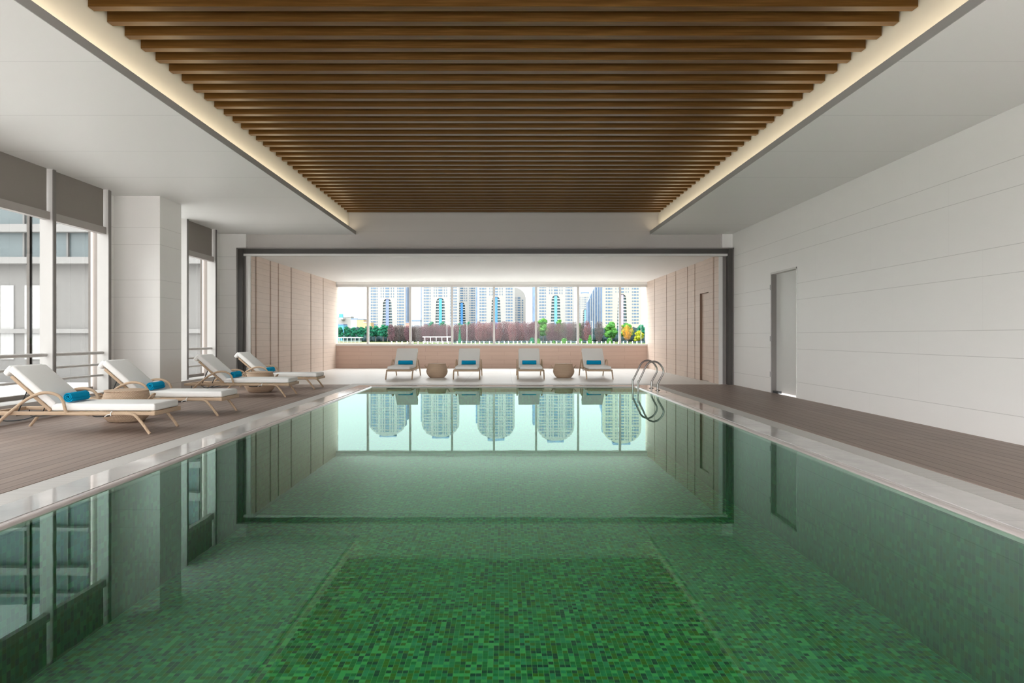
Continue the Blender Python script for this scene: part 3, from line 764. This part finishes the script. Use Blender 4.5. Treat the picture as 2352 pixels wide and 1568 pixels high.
def tree(kind, cx, top, wpx, base, D, mat, label, group, cat='tree'):
    rng = random.Random(int(cx * 13 + top * 7))
    U = D / F; X = (cx - 1158) * U; hgt = (base - top) * U; wd = wpx * U / 2
    r = empty({'leafy': 'leafy_tree', 'bare': 'bare_tree', 'cone': 'clipped_bush', 'dome': 'clipped_bush', 'vase': 'autumn_tree'}[kind], (X, D, CH + (772.5 - base) * U), label=label, cat=cat, group=group)
    mb = MB()
    if kind == 'leafy':
        for i in range(24):
            a = rng.uniform(0, 2 * PI); q = rng.uniform(.15, .68); zc = hgt * rng.uniform(.30, .82)
            q = q * 1.0 if zc < hgt * .62 else q * .8
            rr = min(wd * rng.uniform(.30, .45), hgt * .2)
            if i == 0: q = 0; zc = hgt * .86
            c = (wd * q * math.cos(a), wd * q * math.sin(a) * .7, zc); s = (rr, rr, min(rr * .8, hgt - zc + .1))
            ico(mb, c, tuple(k * .86 for k in s), rng); blob(mb, c, s, 60, .36, rng)
    elif kind == 'bare':
        for i in range(9):
            zc = hgt * (.20 + .088 * i); rr = wd * (.55 + .75 * math.sin(PI * (.12 + .095 * i))) * .88
            off = (rng.uniform(-.12, .12) * wd, rng.uniform(-.12, .12) * wd, zc)
            blob(mb, off, (rr, rr * .8, hgt * .11), 260, .42, rng, 2.0)
    elif kind in ('cone', 'dome'):
        k = 1.0 if kind == 'dome' else .8
        for i in range(7):
            z = hgt * (.12 + .12 * i); rr = wd * (math.sqrt(max(.05, 1 - (i / 7.5) ** 2)) if kind == 'dome' else (1 - i / 8.0))
            ico(mb, (0, 0, z), (rr * .93, rr * .93, hgt * .12), rng); blob(mb, (0, 0, z), (rr, rr, hgt * .12), 50, .3, rng)
    elif kind == 'vase':
        for i in range(26):
            a = rng.uniform(0, 2 * PI); q = rng.uniform(.1, 1); e = Vector((wd * q * math.cos(a), wd * q * math.sin(a), hgt * rng.uniform(.62, 1.0)))
            for t_ in (.45, .6, .75, .88, 1.0): blob(mb, tuple(e * t_ * Vector((1, 1, 1)).x), (wd * .18, wd * .18, hgt * .07), 16, .36, rng, 2.5)
    mb.build('crown' if kind not in ('cone', 'dome') else 'foliage', mat, r)
    if kind in ('leafy', 'bare'):
        MB().tube([(0, 0, -.2), (.05, 0, hgt * .3), (0, 0, hgt * (.62 if kind == 'leafy' else .93))], [.3, .24, .12], 6).build('trunk', M['trunk'], r)
    if kind == 'vase':
        tb = MB()
        for i in range(7):
            a = i * .9; tb.tube([(0, 0, -.2), (wd * .2 * math.cos(a), wd * .2 * math.sin(a), hgt * .35), (wd * .6 * math.cos(a), wd * .6 * math.sin(a), hgt * .8)], [.16, .1, .05], 5)
        tb.build('trunk', M['trunk'], r)
    return r
edges = [774, 845, 942, 1038.5, 1134.6, 1231, 1328, 1424, 1484]
ords = ['first', 'second', 'third', 'fourth', 'fifth', 'sixth', 'seventh', 'eighth']
def pane(x):
    for i in range(8):
        if x < edges[i + 1]: return ords[i]
    return ords[7]
for (x, t_, w_) in ((781, 749, 20), (797, 747, 22), (813, 749, 22), (829, 748, 22), (846, 744, 24), (863, 746, 24), (880, 743, 24), (890, 745, 20)):
    tree('leafy', x, t_, w_, 783, 396 + 7 * (int(x) % 4), M['g1'], 'dark evergreen tree, %s from the left edge of the wide window' % ORD[1 + [781, 797, 813, 829, 846, 863, 880, 890].index(x)], 'evergreens at the left of the view')
for (x, t_, w_) in ((992, 735, 26), (1017, 735, 20), (1055, 738, 22), (1076, 735, 24)):
    tree('leafy', x, t_, w_, 783, 430, M['g1'], {992: 'round green tree rising behind bare trees under the cyan-panelled tower', 1017: 'green treetop just left of the third window mullion', 1055: 'green treetop just right of the third window mullion', 1076: 'green treetop below the smaller set-back tower'}[x], 'green trees behind the bare ones')
rng = random.Random(3); x = 898.0; row = 0; count = {}
def bare_label(kind, x):
    p = pane(x); count[p] = count.get(p, 0) + 1
    return 'bare %s tree, %s bare tree from left in the %s window pane' % (kind, ORD[count[p]], p)
while x < 1236:
    top = 747 if x < 975 else (745 if x < 1045 else (743 if x < 1085 else 739))
    top += rng.uniform(-3, 3)
    m = M['brn2'] if x < 985 and rng.random() < .5 else (M['pink'] if 1085 < x < 1200 and rng.random() < .65 else M['brn'])
    kind = 'pinkish' if m is M['pink'] else ('greyish' if m is M['brn2'] else 'reddish brown')
    tree('bare', x, top, rng.uniform(15, 20), 787, (382, 388, 394, 400)[row % 4], m, bare_label(kind, x), 'bare winter trees on the far bank')
    x += rng.uniform(8.5, 11); row += 1
tree('leafy', 1248, 727, 36, 786, 405, M['g2'], 'tall bright green tree at the foot of the teal-panelled tower', None)
tree('leafy', 1285, 729, 30, 786, 420, M['g2'], 'bright green treetop right of the tallest green tree in the sixth pane', None)
for x, tp in ((1226, 738), (1262, 742), (1273, 741), (1284, 743), (1295, 740), (1307, 741), (1318, 739), (1338, 741), (1349, 737)):
    m = M['brn2'] if x in (1295, 1318, 1338) else (M['pink'] if x == 1349 else M['brn'])
    kind = 'pinkish' if m is M['pink'] else ('greyish' if m is M['brn2'] else 'reddish brown')
    row += 1
    tree('bare', x, tp, 17, 787, (382, 388, 394, 400)[row % 4], m, bare_label(kind, x), 'bare winter trees on the far bank')
tree('leafy', 1331, 737, 14, 786, 430, M['g2'], 'small green treetop just right of the sixth window mullion', None)
tree('bare', 1376, 738, 21, 789, 385, M['brn2'], 'bare oval-crowned tree standing apart, left of the big green tree', None)
tree('leafy', 1405, 737, 38, 789, 385, M['g2'], 'big dense green tree just left of the last window mullion', None)
tree('leafy', 1439, 740, 34, 786, 410, M['g2'], 'green tree behind the orange tree in the last pane', None)
tree('leafy', 1473, 743, 28, 786, 424, M['g1'], 'hazy green tree at the far right end of the view', None)
tree('vase', 1441, 747, 30, 790, 372, M['org'], 'bright orange autumn tree in the last window pane', None)
tree('leafy', 1468, 757, 30, 790, 368, M['yel'], 'yellow-green tree at the right end of the window', None)
for kind, x, tp, w_, lab in (('dome', 1296, 776, 17, 'round clipped green bush in the sixth window pane'), ('cone', 1355, 768, 16, 'cone-shaped green bush in the seventh window pane'),
                    ('dome', 1333, 777, 12, 'green bush beside the sixth window mullion'), ('dome', 1237, 777, 9, 'green bush just right of the fifth window mullion'),
                    ('dome', 1272, 781, 7, 'tiny round bush in the middle of the sixth pane'), ('dome', 1222, 775, 13, 'dark green bush just left of the fifth window mullion'),
                    ('cone', 1056, 748, 9, 'narrow dark conifer among bare trees in the fourth pane'), ('dome', 1400, 775, 15, 'dark bush below the big green tree')):
    tree(kind, x, tp, w_, 790, 345, M['g2'] if x > 1230 else M['g1'], lab, None, 'bush')
# undergrowth behind the trunks
mb = MB(); rng = random.Random(9)
for i in range(150):
    xx = -100 + 190 * i / 149; hh = rng.uniform(3.6, 5.2)
    ico(mb, (xx, 440 + rng.uniform(-3, 3), GZ + hh * .45), (2.2, 2, hh * .55), rng)
    ico(mb, (xx + .7, 441, GZ + 5.0), (2.4, 2, 3.6 + rng.uniform(-.6, .6)), rng)
    if rng.random() < .8: ico(mb, (xx, 352 + rng.uniform(-2, 2), GZ), (1.6, 1.2, rng.uniform(.6, 1.3)), rng) if xx > -25 else None
o = mb.build('undergrowth', M['und']); tag(o, 'dark tangled undergrowth and hedge behind the far bank trees', 'undergrowth', kind='stuff')
# pavilions, lamps, bollards
M['mint'] = bmat('mint_paint', (0.1250, 0.1900, 0.1600)); M['wht'] = bmat('white_paint', (0.2100, 0.2100, 0.2100))
def pavilion(x0, x1, yr, yb, D, posts_, mat, label):
    a, zr = P(x0, yr, D); b, zb = P(x1, yb, D)
    r = empty('pavilion', ((a + b) / 2, D, zb), label=label, cat='pavilion'); hw = (b - a) / 2
    MB().box(-hw, hw, -1, 4, zr - zb, zr - zb + .5).build('roof', mat, r)
    for i in range(posts_):
        xx = -hw + (i + .4) * 2 * hw / posts_
        MB().box(xx - .16, xx + .16, -.9, -.6, 0, zr - zb).build('post', mat, r)
    MB().box(-hw, hw, -.8, -.7, .5, .8).build('handrail', mat, r)
pavilion(768, 831, 776, 786, 370, 7, M['mint'], 'long mint-green pergola on the bank at the left of the view')
pavilion(971, 1036, 774.5, 788, 350, 5, M['wht'], 'white-roofed open pavilion in front of bare trees in the third pane')
for x, yt, yb, lab in ((1026.5, 738, 775, 'left of the third mullion'), (1072.5, 739, 776, 'in the fourth pane'), (1360, 738, 775, 'in the seventh pane'), (1472.4, 738, 775, 'in the last pane, left one'), (1481.6, 744, 775, 'at the right edge of the last pane')):
    D = 365; a, z0 = P(x, yb, D); _, z1 = P(x, yt, D)
    r = empty('street_lamp', (a, D, GZ), label='slender white street lamp rising among the trees ' + lab, cat='street lamp', group='white street lamps in the park')
    MB().tube([(0, 0, 0), (0, 0, z1 - GZ)], .12, 6).build('pole', M['wht'], r)
    MB().box(-.9, .1, -.15, .15, z1 - GZ, z1 - GZ + .18).build('lamp_head', M['wht'], r)
bl = MB().lathe([(.05, 0), (.26, 0), (.30, .5), (.22, .95), (.05, 1.05)], 10).mesh('bollard', M['wht'])
x = 900.0; rng = random.Random(5); bc = {}
while x < 1482:
    o = bpy.data.objects.new('bollard', bl); COL.objects.link(o); o.location = ((x - 1158) * 322 / F, 322, GZ)
    bc[pane(x)] = bc.get(pane(x), 0) + 1
    tag(o, 'small white bollard, %s from left in the %s window pane' % (ORD[bc[pane(x)]], pane(x)), 'bollard', 'white bollards along the waterfront')
    x += rng.uniform(9, 13)

# neighbouring wing seen through the left windows
M['nb_wall'] = bmat('neighbour_wall', (.21, .205, .20)); M['nb_band'] = bmat('neighbour_band', (.27, .265, .26))
M['nb_glass'] = plain('neighbour_glass', (.13, .165, .175), .25, var=.3, scale=.4)
M['nb_lit'] = bmat('neighbour_bright_panel', (.42, .42, .42))
nb = empty('office_building', (-24, 32, GZ), label='grey office building with white bands outside the left windows', cat='building')
MB().box(-26, 14, 0, 10, 0, 6.6).build('building_wall', M['nb_wall'], nb)
for (z0, z1, d) in ((6.55, 6.85, -.5), (3.4, 3.6, -.15), (8.0, 8.35, -.4), (9.6, 9.75, -.35), (11.4, 11.75, -.4), (12.6, 12.75, -.3)):
    MB().box(-26, 14, d, .1, z0, z1).build('band', M['nb_band'], nb)
MB().box(-26, 14, 0, 10, 6.85, 13.2).build('glass_front', M['nb_glass'], nb)
for i in range(21): MB().box(-26 + 2 * i - .04, -26 + 2 * i + .04, -.12, 0, 6.85, 13.2).build('fin', M['nb_wall'], nb)
for (a, b) in ((.9, 1.5), (2.0, 3.4)): MB().box(a, b, -.05, 0, 2.2, 5.6).build('bright_window', M['nb_lit'], nb)
MB().box(-26, 14, -6, 10, -.5, .1).build('plinth', M['nb_band'], nb)
M['bounce_paving'] = plain('pale_bounce_paving', (.78, .77, .75), .8, var=.04, scale=.5)
struct('bounce_terrace', MB().box(-60, -7.3, -40, 31, -1.2, -.9).box(-60, 60, -40, Y0, -1.2, -.9), M['bounce_paving'])  # added ground, pale so it bounces sky light up to the ceilings
M['bounce_paving2'] = plain('grey_bounce_paving', (.13, .127, .12), .8, var=.04, scale=.5)
struct('bounce_terrace', MB().box(-60, 60, 31, 75, -1.5, -1.2).box(-7.3, 60, 25.6, 31, -1.5, -1.2), M['bounce_paving2'])  # added bounce ground, darkened to dim the hall ceiling near the window
